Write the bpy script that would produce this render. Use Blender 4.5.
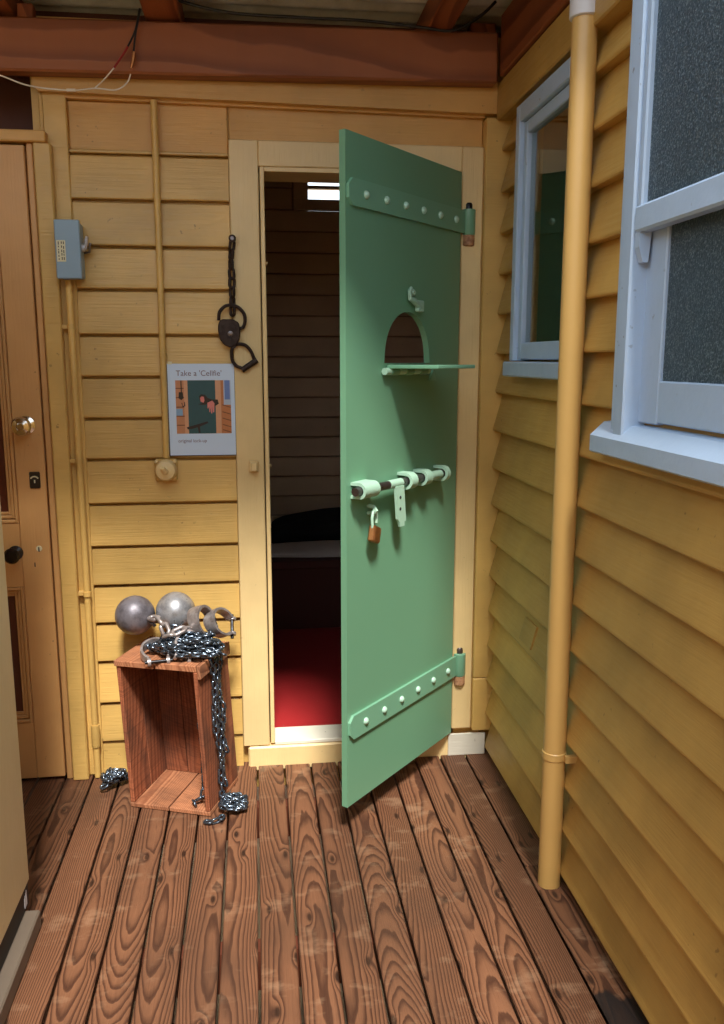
import bpy, bmesh, math, random
from mathutils import Vector, Matrix
R = math.radians
random.seed(7)
S = bpy.context.scene
C = S.collection
for o in list(bpy.data.objects): bpy.data.objects.remove(o)

# ------------------------------------------------------------------ camera
cd = bpy.data.cameras.new('camera'); cam = bpy.data.objects.new('camera', cd); C.objects.link(cam)
cd.sensor_fit = 'HORIZONTAL'; cd.sensor_width = 36; cd.lens = 853 / 724 * 36
cd.clip_start = .05
cam.location = (0, -2.9, 1.43); cam.rotation_euler = (R(90 - 10.17), 0, R(-7.1))
S.camera = cam
# ------------------------------------------------------------------ world, sun, exposure
w = bpy.data.worlds.new('sky'); S.world = w; w.use_nodes = True
bg = w.node_tree.nodes['Background']; bg.inputs[0].default_value = (.76, .88, 1, 1); bg.inputs[1].default_value = 1.7
sd = bpy.data.lights.new('sun', 'SUN'); sd.energy = 4.8; sd.angle = R(10); sd.color = (1, .97, .90)
sun = bpy.data.objects.new('sun', sd); C.objects.link(sun)
sun.location = (0, -4, 5)
sun.rotation_euler = Vector((-.02, .54, -.84)).to_track_quat('-Z', 'Y').to_euler()
vs = S.view_settings; vs.view_transform = 'Standard'; vs.look = 'None'; vs.gamma = 1; vs.use_curve_mapping = False
vs.exposure = .46

# ------------------------------------------------------------------ node materials
class NT:
    def __init__(s, name):
        s.m = bpy.data.materials.new(name); s.m.use_nodes = True
        s.t = s.m.node_tree; s.p = s.t.nodes['Principled BSDF']
    def n(s, typ, **kw):
        nd = s.t.nodes.new(typ)
        for k, v in kw.items(): setattr(nd, k, v)
        return nd
    def set(s, sock, v):
        if isinstance(v, bpy.types.NodeSocket): s.t.links.new(v, sock)
        else: sock.default_value = v
    def math(s, op, a, b=0.0, c=0.0):
        nd = s.n('ShaderNodeMath', operation=op)
        s.set(nd.inputs[0], a); s.set(nd.inputs[1], b); s.set(nd.inputs[2], c); return nd.outputs[0]
    def comb(s, x, y, z):
        nd = s.n('ShaderNodeCombineXYZ')
        for i, v in enumerate((x, y, z)): s.set(nd.inputs[i], v)
        return nd.outputs[0]
    def noise(s, vec, scale, detail=3, rough=.55, dist=0):
        nd = s.n('ShaderNodeTexNoise'); s.set(nd.inputs['Vector'], vec); nd.inputs['Scale'].default_value = scale
        nd.inputs['Detail'].default_value = detail; nd.inputs['Roughness'].default_value = rough; nd.inputs['Distortion'].default_value = dist
        return nd.outputs[0]
    def ramp(s, f, stops, interp='LINEAR'):
        nd = s.n('ShaderNodeValToRGB'); s.set(nd.inputs[0], f); cr = nd.color_ramp; cr.interpolation = interp
        while len(cr.elements) < len(stops): cr.elements.new(.5)
        for e, (p, c) in zip(cr.elements, stops):
            e.position = p; e.color = (c, c, c, 1) if not hasattr(c, '__len__') else (*c[:3], 1)
        return nd.outputs[0]
    def mix(s, f, a, b, typ='MIX'):
        nd = s.n('ShaderNodeMixRGB', blend_type=typ); s.set(nd.inputs[0], f)
        for i, v in ((1, a), (2, b)):
            if isinstance(v, tuple): v = (*v[:3], 1)
            s.set(nd.inputs[i], v)
        return nd.outputs[0]
    def coords(s, kind='Object'):
        return s.n('ShaderNodeTexCoord').outputs[kind]
    def pos(s): return s.n('ShaderNodeNewGeometry').outputs['Position']
    def rand(s): return s.n('ShaderNodeObjectInfo').outputs['Random']
    def mapv(s, vec, sc=(1, 1, 1), loc=(0, 0, 0)):
        nd = s.n('ShaderNodeMapping'); s.set(nd.inputs['Vector'], vec); nd.inputs['Scale'].default_value = sc
        s.set(nd.inputs['Location'], loc); return nd.outputs[0]
    def bump(s, h, strength=.2, dist=.01):
        nd = s.n('ShaderNodeBump'); nd.inputs['Strength'].default_value = strength; nd.inputs['Distance'].default_value = dist
        s.set(nd.inputs['Height'], h); s.t.links.new(nd.outputs[0], s.p.inputs['Normal'])
    def out(s, col, rough=.5, metal=0, spec=.5):
        s.set(s.p.inputs['Base Color'], (*col, 1) if isinstance(col, tuple) and len(col) == 3 else col)
        s.set(s.p.inputs['Roughness'], rough); s.p.inputs['Metallic'].default_value = metal
        s.p.inputs['Specular IOR Level'].default_value = spec
        return s.m

def lin(r, g, b):
    f = lambda c: (c / 255 / 12.92) if c / 255 <= .04045 else ((c / 255 + .055) / 1.055) ** 2.4
    return (f(r), f(g), f(b))

def paint(name, col, rough=.45, along=(1, 1, 1), var=.16, dirt=.25, bumps=.25):
    """old gloss paint over timber: faint tone changes, grain showing through, small chips"""
    m = NT(name); p = m.pos(); rnd = m.rand()
    off = m.comb(m.math('MULTIPLY', rnd, 37.), m.math('MULTIPLY', rnd, 11.), 0.)
    big = m.noise(m.mapv(p, (1, 1, 1), off), 3.2, 4)
    grain = m.noise(m.mapv(p, along, off), 26, 4, .6)
    d = tuple(c * (1 - var * 1.6) for c in col); l = tuple(min(1, c * (1 + var)) for c in col)
    c = m.mix(m.ramp(big, [(.3, 0.), (.7, 1.)]), d, l)
    tone = m.math('MULTIPLY_ADD', rnd, .16, .92)
    c = m.mix(1.0, c, m.comb(tone, tone, tone), 'MULTIPLY')
    chips = m.ramp(m.noise(p, 55, 2, .5), [(.70, 0.), (.74, 1.)])
    chips = m.math('MULTIPLY', chips, m.ramp(m.noise(p, 5, 2), [(.5, 0.), (.62, 1.)]))
    c = m.mix(m.math('MULTIPLY', chips, dirt * 2), c, (.10, .05, .02))
    m.bump(m.math('ADD', grain, m.math('MULTIPLY', big, 1.0)), bumps, .006)
    return m.out(c, m.ramp(grain, [(.3, rough - .08), (.7, rough + .1)]))

def wood(name, light, dark, rings=150, axis='y', rough=.6, stain=0.0, knots=True, worn=0.0, saw=0.0):
    """sawn softwood with growth rings cut lengthways; grain runs along the local axis"""
    m = NT(name); v = m.coords('Object'); sp = m.n('ShaderNodeSeparateXYZ'); m.t.links.new(v, sp.inputs[0])
    x, y, z = sp.outputs
    if axis == 'x': x, y = y, x
    if axis == 'z': y, z = z, y
    rnd = m.rand(); sd_ = m.math('MULTIPLY', rnd, 91.7)
    one = lambda sc, o: m.noise(m.comb(m.math('MULTIPLY', y, sc), m.math('ADD', sd_, o), o), 1.0, 2, .5)
    h = m.math('MULTIPLY_ADD', one(.6, 0.), .17, .0)
    xo = m.math('ADD', x, m.math('MULTIPLY', m.math('SUBTRACT', one(.35, 20.), .5), .10))
    xo = m.math('ADD', xo, m.math('MULTIPLY', m.math('SUBTRACT', m.math('FRACT', m.math('MULTIPLY', rnd, 7.31)), .5), .16))
    xo = m.math('ADD', xo, m.math('MULTIPLY', z, .4))
    wob = m.noise(m.comb(m.math('MULTIPLY', x, 26.), m.math('MULTIPLY', y, 5.), sd_), 1.0, 3, .5)
    rr = m.math('SQRT', m.math('ADD', m.math('MULTIPLY', xo, xo), m.math('MULTIPLY', h, h)))
    rr = m.math('ADD', rr, m.math('MULTIPLY', wob, .006))
    dark_k = None
    if knots:
        vo = m.n('ShaderNodeTexVoronoi', voronoi_dimensions='2D'); m.t.links.new(m.comb(m.math('MULTIPLY_ADD', x, 9., sd_), m.math('MULTIPLY_ADD', y, 3.2, sd_), 0.), vo.inputs['Vector'])
        vo.inputs['Scale'].default_value = 1.0
        kd = vo.outputs['Distance']
        pull = m.ramp(kd, [(0., 1.), (.20, 0.)], 'EASE')
        rr = m.math('ADD', rr, m.math('MULTIPLY', pull, .006))
        dark_k = m.ramp(kd, [(.035, 1.), (.075, 0.)])
    fr = m.math('FRACT', m.math('MULTIPLY', rr, rings))
    band = m.ramp(fr, [(0., 0.), (.45, .18), (.80, 1.), (.93, .9), (1., 0.)])
    fib = m.noise(m.comb(m.math('MULTIPLY', x, 320.), m.math('MULTIPLY', y, 6.), sd_), 1.0, 3, .6)
    c = m.mix(band, light, dark)
    c = m.mix(m.math('MULTIPLY', fib, .45), c, tuple(k * .45 for k in dark))
    tone = m.math('MULTIPLY_ADD', rnd, .42, .76)
    c = m.mix(1.0, c, m.comb(tone, tone, m.math('MULTIPLY', tone, .98)), 'MULTIPLY')
    if dark_k is not None: c = m.mix(m.math('MULTIPLY', dark_k, .85), c, tuple(k * .25 for k in dark))
    if saw:
        sm = m.noise(m.comb(m.math('MULTIPLY', x, 14.), m.math('MULTIPLY_ADD', x, 60., m.math('MULTIPLY', y, 210.)), sd_), 1.0, 3, .7)
        c = m.mix(m.math('MULTIPLY', m.ramp(sm, [(.45, 0.), (.7, 1.)]), saw), c, tuple(k * .35 for k in dark))
        gr = m.noise(m.mapv(v, (9, 9, 5)), 1.0, 4, .65)
        c = m.mix(m.math('MULTIPLY', m.ramp(gr, [(.45, 0.), (.68, 1.)]), saw), c, (.05, .028, .02))
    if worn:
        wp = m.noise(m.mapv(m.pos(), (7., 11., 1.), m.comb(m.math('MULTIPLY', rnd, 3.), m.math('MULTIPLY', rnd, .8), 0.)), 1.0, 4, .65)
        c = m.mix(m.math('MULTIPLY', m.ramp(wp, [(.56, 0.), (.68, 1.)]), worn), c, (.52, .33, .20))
        wd = m.noise(m.mapv(m.pos(), (2.2, 1.7, 1.), (3, 9, 0)), 1.0, 4, .6)
        c = m.mix(m.math('MULTIPLY', m.ramp(wd, [(.48, 0.), (.7, 1.)]), .6), c, (.06, .03, .018))
    if stain:
        st = m.noise(m.mapv(v, (9, 5, 1), (2, 0, 0)), 1.0, 3, .5)
        d_ = m.math('MULTIPLY', m.math('ABSOLUTE', m.math('SUBTRACT', y, .70)), 5.)
        edge = m.math('ADD', m.math('SUBTRACT', 1.25, d_), m.math('MULTIPLY', m.math('SUBTRACT', st, .5), 1.1))
        c = m.mix(m.math('MULTIPLY', m.ramp(edge, [(.46, 0.), (.52, 1.)]), stain), c, (.012, .010, .010))
    m.bump(m.math('ADD', m.math('MULTIPLY', band, .6), fib), .35, .003)
    return m.out(c, rough, 0, .35)

def metal(name, col, rough=.4, metallic=.9, spots=(.10, .05, .03), amount=.3, sc=30, bumps=.2):
    m = NT(name); p = m.coords('Object'); a = m.noise(p, sc, 5, .65)
    c = m.mix(m.math('MULTIPLY', m.ramp(a, [(.42, 0.), (.62, 1.)]), amount), col, spots)
    m.bump(a, bumps, .002)
    return m.out(c, m.ramp(a, [(.3, max(.05, rough - .1)), (.7, rough + .12)]), metallic)

def plain(name, col, rough=.5, metallic=0, var=.08, sc=12, bumps=.05):
    m = NT(name); a = m.noise(m.coords('Object'), sc, 4)
    c = m.mix(a, tuple(k * (1 - var) for k in col), tuple(min(1, k * (1 + var)) for k in col))
    m.bump(a, bumps, .003)
    return m.out(c, rough, metallic)

M = {}
OCH = lin(208, 164, 84)
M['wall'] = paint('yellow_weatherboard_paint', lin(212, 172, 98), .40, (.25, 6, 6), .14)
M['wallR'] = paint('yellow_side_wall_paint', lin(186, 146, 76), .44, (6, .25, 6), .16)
M['frame'] = paint('cream_frame_paint', lin(232, 202, 144), .40, (6, 6, .25), .08)
M['fascia'] = paint('ochre_fascia_paint', lin(214, 164, 90), .45, (.25, 6, 6), .1)
M['door'] = paint('tan_door_paint', lin(206, 156, 98), .45, (6, 6, .3), .08)
M['doorpanel'] = paint('dark_brown_panel_paint', lin(84, 36, 20), .4, (6, 6, .3), .1)
M['green'] = None
M['white'] = paint('sky_tinted_window_paint', lin(170, 190, 214), .42, (1, 1, 1), .05, .3)  # white paint with the blue of the reflected sky mixed into its colour
M['thresh'] = paint('white_threshold_paint', lin(228, 222, 204), .6, (.4, 4, 4), .05, .6)
M['cabinet'] = paint('cream_panel_paint', lin(214, 196, 150), .5, (4, 4, .3), .05, .1)
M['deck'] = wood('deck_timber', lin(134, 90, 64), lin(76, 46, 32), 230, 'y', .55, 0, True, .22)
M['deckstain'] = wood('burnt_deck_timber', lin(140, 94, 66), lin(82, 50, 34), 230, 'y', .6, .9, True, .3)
M['beam'] = wood('stained_beam_timber', lin(168, 102, 64), lin(136, 78, 48), 70, 'x', .5, 0, False)
M['rafter'] = wood('rafter_timber', lin(164, 92, 54), lin(116, 58, 32), 40, 'y', .55, 0, False)
M['crate'] = wood('crate_pine', lin(176, 104, 70), lin(134, 72, 46), 220, 'z', .75, 0, False, 0, .6)
M['crateflat'] = wood('crate_top_pine', lin(196, 132, 94), lin(150, 92, 62), 220, 'y', .75, 0, False, 0, .4)
M['iron'] = metal('black_iron', lin(52, 54, 58), .34, .9, lin(60, 44, 36), .35, 60)
M['chain'] = metal('blackened_chain_steel', lin(112, 124, 138), .24, .85, lin(36, 36, 40), .5, 50)
M['rusty'] = metal('worn_grey_iron', lin(176, 168, 166), .36, .6, lin(88, 62, 54), .5, 40)
M['ball'] = metal('worn_ball_iron', lin(128, 124, 132), .40, .5, lin(58, 50, 52), .6, 22, .3)
M['ball2'] = metal('polished_ball_iron', lin(178, 178, 182), .34, .6, lin(84, 80, 82), .55, 26, .3)
M['darkiron'] = metal('rust_brown_iron', lin(60, 46, 40), .55, .6, lin(40, 26, 20), .6, 60)
M['chrome'] = metal('polished_chrome', lin(220, 215, 205), .12, 1, lin(160, 150, 140), .1)
M['blackknob'] = plain('black_bakelite', lin(22, 18, 18), .25)
M['plate'] = plain('dark_brass_plate', lin(66, 56, 46), .4, .6)
M['brass'] = metal('brass', lin(196, 134, 84), .35, .9, lin(120, 72, 44), .4)
M['boltpaint'] = paint('pale_green_chipped_paint', lin(164, 200, 176), .45, (3, 3, 3), .05, .6)
M['steel'] = metal('bare_steel', lin(110, 104, 104), .35, .9)
M['bluegrey'] = plain('blue_grey_enamel', lin(142, 166, 182), .4)
M['label'] = plain('cream_label', lin(222, 214, 176), .6)
M['ink'] = plain('black_ink', lin(40, 36, 40), .7)
M['pvc'] = plain('yellow_pipe_paint', lin(200, 160, 94), .35, 0, .08, 5)
M['pvcw'] = plain('grey_white_plastic', lin(206, 204, 206), .4)
M['roof'] = metal('grey_corrugated_iron', lin(214, 210, 202), .6, 0., lin(130, 120, 105), .3, 8)
M['darkwood'] = plain('dark_brown_soffit', lin(96, 48, 30), .6, 0, .15)
M['lining'] = paint('brown_lining_paint', lin(216, 190, 160), .5, (.25, 6, 6), .08, .1)
M['cellwall'] = plain('dull_brown_wall', lin(170, 140, 112), .7)
M['red'] = None
M['bunk'] = plain('dark_red_bunk_board', lin(70, 26, 24), .6)
M['sheet'] = plain('off_white_bedding', lin(200, 190, 184), .9, 0, .1, 10, .3)
M['blanket'] = plain('black_blanket', lin(26, 28, 34), .95, 0, .2, 20, .4)
M['rubber'] = plain('black_rubber', lin(26, 24, 24), .6)
M['ledge'] = plain('grey_brown_base_board', lin(112, 98, 84), .6, 0, .15)
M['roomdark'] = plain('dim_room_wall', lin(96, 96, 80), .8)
M['ground'] = plain('grey_ground', lin(176, 150, 112), .9)
M['wirew'] = plain('white_wire_sheath', lin(226, 214, 196), .5)
M['wirer'] = plain('red_wire_sheath', lin(150, 28, 22), .5)
M['wireb'] = plain('black_wire_sheath', lin(24, 22, 22), .5)
M['paper'] = plain('laminated_paper', lin(206, 226, 248), .18, 0, .02)
M['rusthinge'] = metal('rusty_hinge', lin(196, 150, 112), .6, .2, lin(110, 58, 34), .7, 50)
M['green'] = plain('green_gloss_paint', lin(106, 154, 122), .32, 0, .05, 2.5, .0)
M['greenstrap'] = plain('green_strap_paint', lin(114, 164, 134), .28, 0, .05, 3, .0)
M['rivet'] = plain('pale_green_rivet', lin(170, 206, 184), .3)
def redfloor():
    m = NT('red_floor_paint'); p = m.pos(); a = m.noise(p, 6, 4)
    c = m.mix(a, lin(150, 34, 38), lin(176, 48, 48)); sc = m.ramp(m.noise(p, 60, 3), [(.68, 0.), (.72, 1.)])
    c = m.mix(m.math('MULTIPLY', sc, .4), c, (.5, .3, .28)); m.bump(a, .1, .004); return m.out(c, .38)
M['red'] = redfloor()
def glass(name, col, rough, bumps, trans):
    m = NT(name); p = m.pos()
    v = m.noise(p, 170, 2, .6)
    if rough > .1: col = m.mix(m.ramp(m.noise(p, 240, 2, .7), [(.52, 0.), (.66, 1.)]), col, lin(150, 170, 182))
    m.bump(v, bumps, .004)
    m.p.inputs['Transmission Weight'].default_value = trans
    m.p.inputs['IOR'].default_value = 1.45
    return m.out(col, rough)
M['clear'] = glass('window_glass', (.85, .92, .88), .02, .0, 1.0)
M['frost'] = glass('frosted_glass', lin(72, 92, 104), .30, .9, .5)

# ------------------------------------------------------------------ geometry helpers
def bm_box(bm, x0, x1, y0, y1, z0, z1, bev=0.0):
    r = bmesh.ops.create_cube(bm, size=1.0); vv = r['verts']
    for v in vv:
        v.co = Vector((x0 + (v.co.x + .5) * (x1 - x0), y0 + (v.co.y + .5) * (y1 - y0), z0 + (v.co.z + .5) * (z1 - z0)))
    if bev > 0:
        es = list({e for v in vv for e in v.link_edges})
        bmesh.ops.bevel(bm, geom=es, offset=bev, segments=1, affect='EDGES', profile=.5)
def bm_prism(bm, pts, a, b, f):
    """closed polygon pts in 2D swept from a to b; f(u, v, w) -> xyz"""
    A = [bm.verts.new(f(u, v, a)) for u, v in pts]; B = [bm.verts.new(f(u, v, b)) for u, v in pts]
    n = len(pts)
    bm.faces.new(A); bm.faces.new(B[::-1])
    for i in range(n): bm.faces.new((A[i], B[i], B[(i + 1) % n], A[(i + 1) % n]))
def bm_tube(bm, pts, r, seg=10, closed=False, caps=True):
    pts = [Vector(p) for p in pts]; n = len(pts); rings = []
    rs = r if hasattr(r, '__len__') else [r] * n
    up = None
    for i, p in enumerate(pts):
        if closed: t = pts[(i + 1) % n] - pts[i - 1]
        else: t = pts[min(i + 1, n - 1)] - pts[max(i - 1, 0)]
        t.normalize()
        if up is None:
            up = Vector((0, 0, 1)) if abs(t.z) < .9 else Vector((1, 0, 0))
        s = t.cross(up).normalized(); up = s.cross(t).normalized()
        rings.append([bm.verts.new(p + (s * math.cos(2 * math.pi * k / seg) + up * math.sin(2 * math.pi * k / seg)) * rs[i]) for k in range(seg)])
    for i in range(n if closed else n - 1):
        a, b = rings[i], rings[(i + 1) % n]
        for k in range(seg): bm.faces.new((a[k], a[(k + 1) % seg], b[(k + 1) % seg], b[k]))
    if caps and not closed: bm.faces.new(rings[0][::-1]); bm.faces.new(rings[-1])
def bm_lathe(bm, prof, o, axis='z', seg=20):
    """prof: list of (radius, height); revolved about axis through o"""
    o = Vector(o); rings = []
    for r, h in prof:
        ring = []
        for k in range(seg):
            a = 2 * math.pi * k / seg; c, s = math.cos(a) * r, math.sin(a) * r
            d = {'z': (c, s, h), 'y': (s, h, c), 'x': (h, c, s)}[axis]
            ring.append(bm.verts.new(o + Vector(d)))
        rings.append(ring)
    for a, b in zip(rings, rings[1:]):
        for k in range(seg): bm.faces.new((a[k], a[(k + 1) % seg], b[(k + 1) % seg], b[k]))
    bm.faces.new(rings[0][::-1]); bm.faces.new(rings[-1])

def finish(name, bm, mat, parent=None, smooth=False, shift=None):
    bmesh.ops.recalc_face_normals(bm, faces=bm.faces[:])
    me = bpy.data.meshes.new(name); bm.to_mesh(me); bm.free()
    if shift is not None: me.transform(Matrix.Translation(-Vector(shift)))
    me.materials.append(mat)
    if smooth:
        me.polygons.foreach_set('use_smooth', [True] * len(me.polygons))
        if smooth != 'all': me.set_sharp_from_angle(angle=R(40))
    o = bpy.data.objects.new(name, me); C.objects.link(o)
    if parent: o.parent = parent
    return o
def base(p): return p.location.copy() if p is not None and p.get('local') is None else Vector((0, 0, 0))
def box(name, x0, x1, y0, y1, z0, z1, mat, parent=None, bev=.003):
    """a box in world coordinates; the object's origin sits at its own centre"""
    cx, cy, cz = (x0 + x1) / 2, (y0 + y1) / 2, (z0 + z1) / 2
    bm = bmesh.new(); bm_box(bm, x0 - cx, x1 - cx, y0 - cy, y1 - cy, z0 - cz, z1 - cz, bev)
    o = finish(name, bm, M[mat], parent); o.location = Vector((cx, cy, cz)) - base(parent); return o
def tube(name, pts, r, mat, parent=None, seg=10, closed=False):
    bm = bmesh.new(); bm_tube(bm, pts, r, seg, closed)
    return finish(name, bm, M[mat], parent, True, base(parent))
def lathe(name, prof, o, axis, mat, parent=None, seg=20):
    bm = bmesh.new(); bm_lathe(bm, prof, o, axis, seg)
    return finish(name, bm, M[mat], parent, True, base(parent))
def prism(name, pts, a, b, f, mat, parent=None):
    bm = bmesh.new(); bm_prism(bm, pts, a, b, f); return finish(name, bm, M[mat], parent, False, base(parent))
def tag(o, label, cat, group=None, kind=None):
    o['label'] = label; o['category'] = cat
    if group: o['group'] = group
    if kind: o['kind'] = kind
    return o
def thing(name, label, cat, loc=(0, 0, 0), rz=0, group=None, kind=None, local=False):
    o = bpy.data.objects.new(name, None); o.empty_display_size = .05; C.objects.link(o)
    o.location = loc; o.rotation_euler = (0, 0, rz)
    if rz or local: o['local'] = 1
    return tag(o, label, cat, group, kind)

# ================================================================== SETTING
# ---- ground and deck
g = box('ground', -14, 14, -14, 14, -.6, -.45, 'ground'); tag(g, 'grey ground below the timber deck', 'ground', kind='structure')
floor = thing('floor', 'brown timber deck boards running towards the green door', 'floor', (0, 0, 0), kind='structure')
bw, gap, X0 = .0945, .007, -.019
def deck_mesh(y0, y1):
    bm = bmesh.new(); hw = (bw - gap) / 2; c = .003
    bm_prism(bm, [(-hw, -.03), (hw, -.03), (hw, -c), (hw - c, 0), (-hw + c, 0), (-hw, -c)], y0, y1, lambda u, v, t: (u, t, v))
    me_o = finish('deck_board', bm, M['deck'], floor); return me_o
proto = None
for k in range(-13, 9):
    xc = X0 + bw * (k + .5)
    if xc > .79: continue
    ln = 3.5
    if proto is None:
        proto = deck_mesh(-ln / 2, ln / 2); o = proto
    else:
        o = proto.copy(); C.objects.link(o)
    o.location = (xc, -ln / 2 + .05 if k > -7 else -ln / 2 + .12, random.uniform(-.0015, .001))
xc = X0 + bw * 8.5
o = deck_mesh(-.4, .4); o.location = (xc, -.748 + .4, 0)
o = deck_mesh(-1.25, 1.25); o.location = (xc, -.862 - 1.25, 0); o.data.materials[0] = M['deckstain']
for i, yy in enumerate((-.25, -.95, -1.7, -2.5, -3.2)):
    box('joist', -1.3, .83, yy - .025, yy + .025, -.14, -.031, 'darkwood', floor, 0)

# ---- back wall with weatherboards
bm = bmesh.new()
bm_box(bm, -.66, -.03, 0, .12, -.1, 2.45); bm_box(bm, -.03, .70, 0, .12, 2.03, 2.45); bm_box(bm, .70, .86, 0, .12, -.1, 2.45)
bm_box(bm, -.03, .70, 0, .12, -.1, .05)
wb = finish('wall_back', bm, M['wall']); tag(wb, 'yellow weatherboard wall behind the crate and poster', 'wall', kind='structure')
SP = .1395
def wboard(x0, x1, z0, z1, parent):
    L = x1 - x0
    bm = bmesh.new()
    bm_prism(bm, [(-.001, 0), (-.027, 0), (-.030, .003), (-.030, .012), (-.020, z1 - z0 - .002), (-.018, z1 - z0), (-.001, z1 - z0)], -L / 2, L / 2, lambda u, v, t: (t, u, v))
    o = finish('weatherboard', bm, M['wall'], parent); o.location = ((x0 + x1) / 2, 0, z0)
    return o
zs = [.113, .255, .405, .542, .674, .808, .953, 1.102, 1.236, 1.37, 1.503, 1.645, 1.777, 1.917, 2.055, 2.205]
wboard(-.552, -.068, -.03, .113, wb)
for a, b in zip(zs[:-1], zs[1:-1]): wboard(-.552, -.068, a + .006, b - .004, wb)
# wide plain boards above the door head
box('head_board', -.552, -.067, -.014, 0, 2.068, 2.21, 'fascia', wb)
box('head_board_lip', -.552, -.067, -.028, 0, 2.058, 2.0675, 'wall', wb, .002)
box('head_board', -.064, .757, -.012, 0, 2.108, 2.21, 'fascia', wb)

# ---- corner stile at the left of the weatherboards, fascia, beam
t1 = thing('trim_1', 'narrow yellow upright stile beside the thin conduit', 'trim', (-.575, 0, 0), kind='structure')
box('stile', -.622, -.552, -.035, 0, 0, 2.23, 'wall', t1)
box('stile_edge', -.636, -.6225, -.02, 0, 0, 2.23, 'wall', t1)
t2 = thing('trim_2', 'long ochre fascia board under the brown roof beam', 'trim', (0, -.05, 2.2), kind='structure')
prism('fascia_board', [(-.642, 2.236), (-.625, 2.222), (.815, 2.202), (.815, 2.297), (-.642, 2.292)], -.062, -.026, lambda u, v, t: (u, t, v), 'fascia', t2)
prism('fascia_lip', [(-.60, 2.213), (.757, 2.196), (.757, 2.205), (-.60, 2.222)], -.034, 0, lambda u, v, t: (u, t, v), 'fascia', t2)
bmm = thing('roof_beam', 'heavy red-brown timber beam across the top of the wall', 'beam', (0, -.10, 2.26), kind='structure')
o = box('beam_timber', -1.4, .772, -.125, -.065, 2.262, 2.408, 'beam', bmm, .006); o.rotation_euler.y = R(-.75)
o = box('packing_block', -.66, -.615, -.11, -.07, 2.405, 2.445, 'rafter', bmm)
o = box('packing_block', .70, .78, -.06, .02, 2.41, 2.47, 'rafter', bmm)
# ---- roof
bm = bmesh.new()
n = 150; ya, yb = -1.15, .35; rows = []
for i in range(n * 2 + 1):
    y = ya + (yb - ya) * i / (2 * n); z = 2.512 + .010 * math.sin(2 * math.pi * y / .076)
    rows.append([bm.verts.new((-1.7, y, z + .004)), bm.verts.new((.95, y, z + .004)), bm.verts.new((-1.7, y, z)), bm.verts.new((.95, y, z))])
for a, b in zip(rows, rows[1:]):
    bm.faces.new((a[0], a[1], b[1], b[0])); bm.faces.new((a[2], b[2], b[3], a[3]))
ce = finish('ceiling', bm, M['roof'], None, 'all'); tag(ce, 'grey corrugated iron roof sheet above the beam', 'roof', kind='structure')
for x0, x1, lb in ((-.298, -.195, 'brown rafter above the hanging wires'), (.545, .622, 'brown rafter near the right wall corner'), (-.745, -.672, 'brown rafter at the far left of the beam')):
    r_ = box('rafter', x0, x1, -1.15, .3, 2.418, 2.502, 'rafter', None, .004)
    tag(r_, lb, 'rafter', kind='structure')

# ---- cell door frame
fr = thing('trim_3', 'cream door frame around the dark cell opening', 'door frame', (.35, -.02, 0), kind='structure')
box('jamb', -.066, .026, -.036, 0, .075, 2.108, 'frame', fr, .003)
box('jamb_stop', .030, .044, -.032, .13, .08, 2.03, 'frame', fr, .002)
box('jamb', .686, .757, -.036, 0, .10, 2.108, 'frame', fr, .003)
box('jamb_stop', .672, .688, -.02, .13, .08, 2.03, 'frame', fr, .002)
box('lintel', .0265, .6855, -.036, 0, 2.030, 2.108, 'frame', fr, .003)
box('lintel_stop', .045, .671, -.031, .13, 2.016, 2.0295, 'frame', fr, .001)
box('sill', -.05, .80, -.040, .0, -.02, .072, 'frame', fr, .006)
box('threshold', .0445, .671, -.034, .085, .0725, .088, 'thresh', fr, .003)
box('threshold_end', .672, .81, -.046, -.0405, .0, .085, 'thresh', fr, .002)
for zz in (1.07, 1.74):
    lathe('catch', [(.006, 0), (.007, .004), (.005, .008)], (.044, .03, zz), 'x', 'frame', fr, 10)
t4 = thing('trim_4', 'yellow corner board between the cell frame and the side wall', 'trim', (.79, -.04, 0), kind='structure')
box('corner_board', .758, .845, -.058, 0, .300, 2.193, 'wall', t4, .003)
box('corner_board', .758, .845, -.058, 0, .098, .298, 'wall', t4, .003)

# ---- side wall on the right
bm = bmesh.new()
for y0, y1, z0, z1 in ((-3.4, 0.12, -.1, 1.30), (-.30, .12, 1.30, 2.5), (-1.10, -.758, 1.30, 2.5), (-3.4, -2.1, 1.30, 2.5), (-.78, -.30, 2.15, 2.5), (-.78, -.30, 1.30, 1.42)):
    bm_box(bm, .846, .87, y0, y1, z0, z1)
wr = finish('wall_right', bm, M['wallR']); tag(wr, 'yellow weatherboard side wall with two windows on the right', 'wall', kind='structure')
def rboard(y0, y1, z0, h, drip=.805, top=.839):
    L = y1 - y0; bm = bmesh.new()
    # outer face leans outwards towards its lower edge
    bm_prism(bm, [(.845, 0), (drip + .003, -.001), (drip, .003), (drip, .008), (top, h + .006), (.845, h + .006)], -L / 2, L / 2, lambda u, v, t: (u, t, v))
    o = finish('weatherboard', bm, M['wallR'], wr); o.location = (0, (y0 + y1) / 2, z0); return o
RS = .1285
rboard(-3.3, -.06, -.16, .19, .818, .830)
for k in range(17):
    zb = .0335 + RS * k
    segs = [(-3.3, -.06)]
    if zb > 1.40: segs = [(-.30, -.075), (-1.09, -.762)]
    elif zb > 1.28: segs = [(-1.09, -.075)]
    for y0, y1 in segs: rboard(y0, y1, zb, RS if k < 16 else .09)
box('short_board', .8125, .8185, -.53, -.42, .567, .64, 'wallR', wr, .001).rotation_euler.y = R(15)
box('frieze',   .788, .845, -3.3, -.062, 2.182, 2.292, 'wallR', wr, .004)
box('wall_plate',   .776, .845, -3.3, -.127, 2.293, 2.47, 'rafter', wr, .004)
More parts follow.
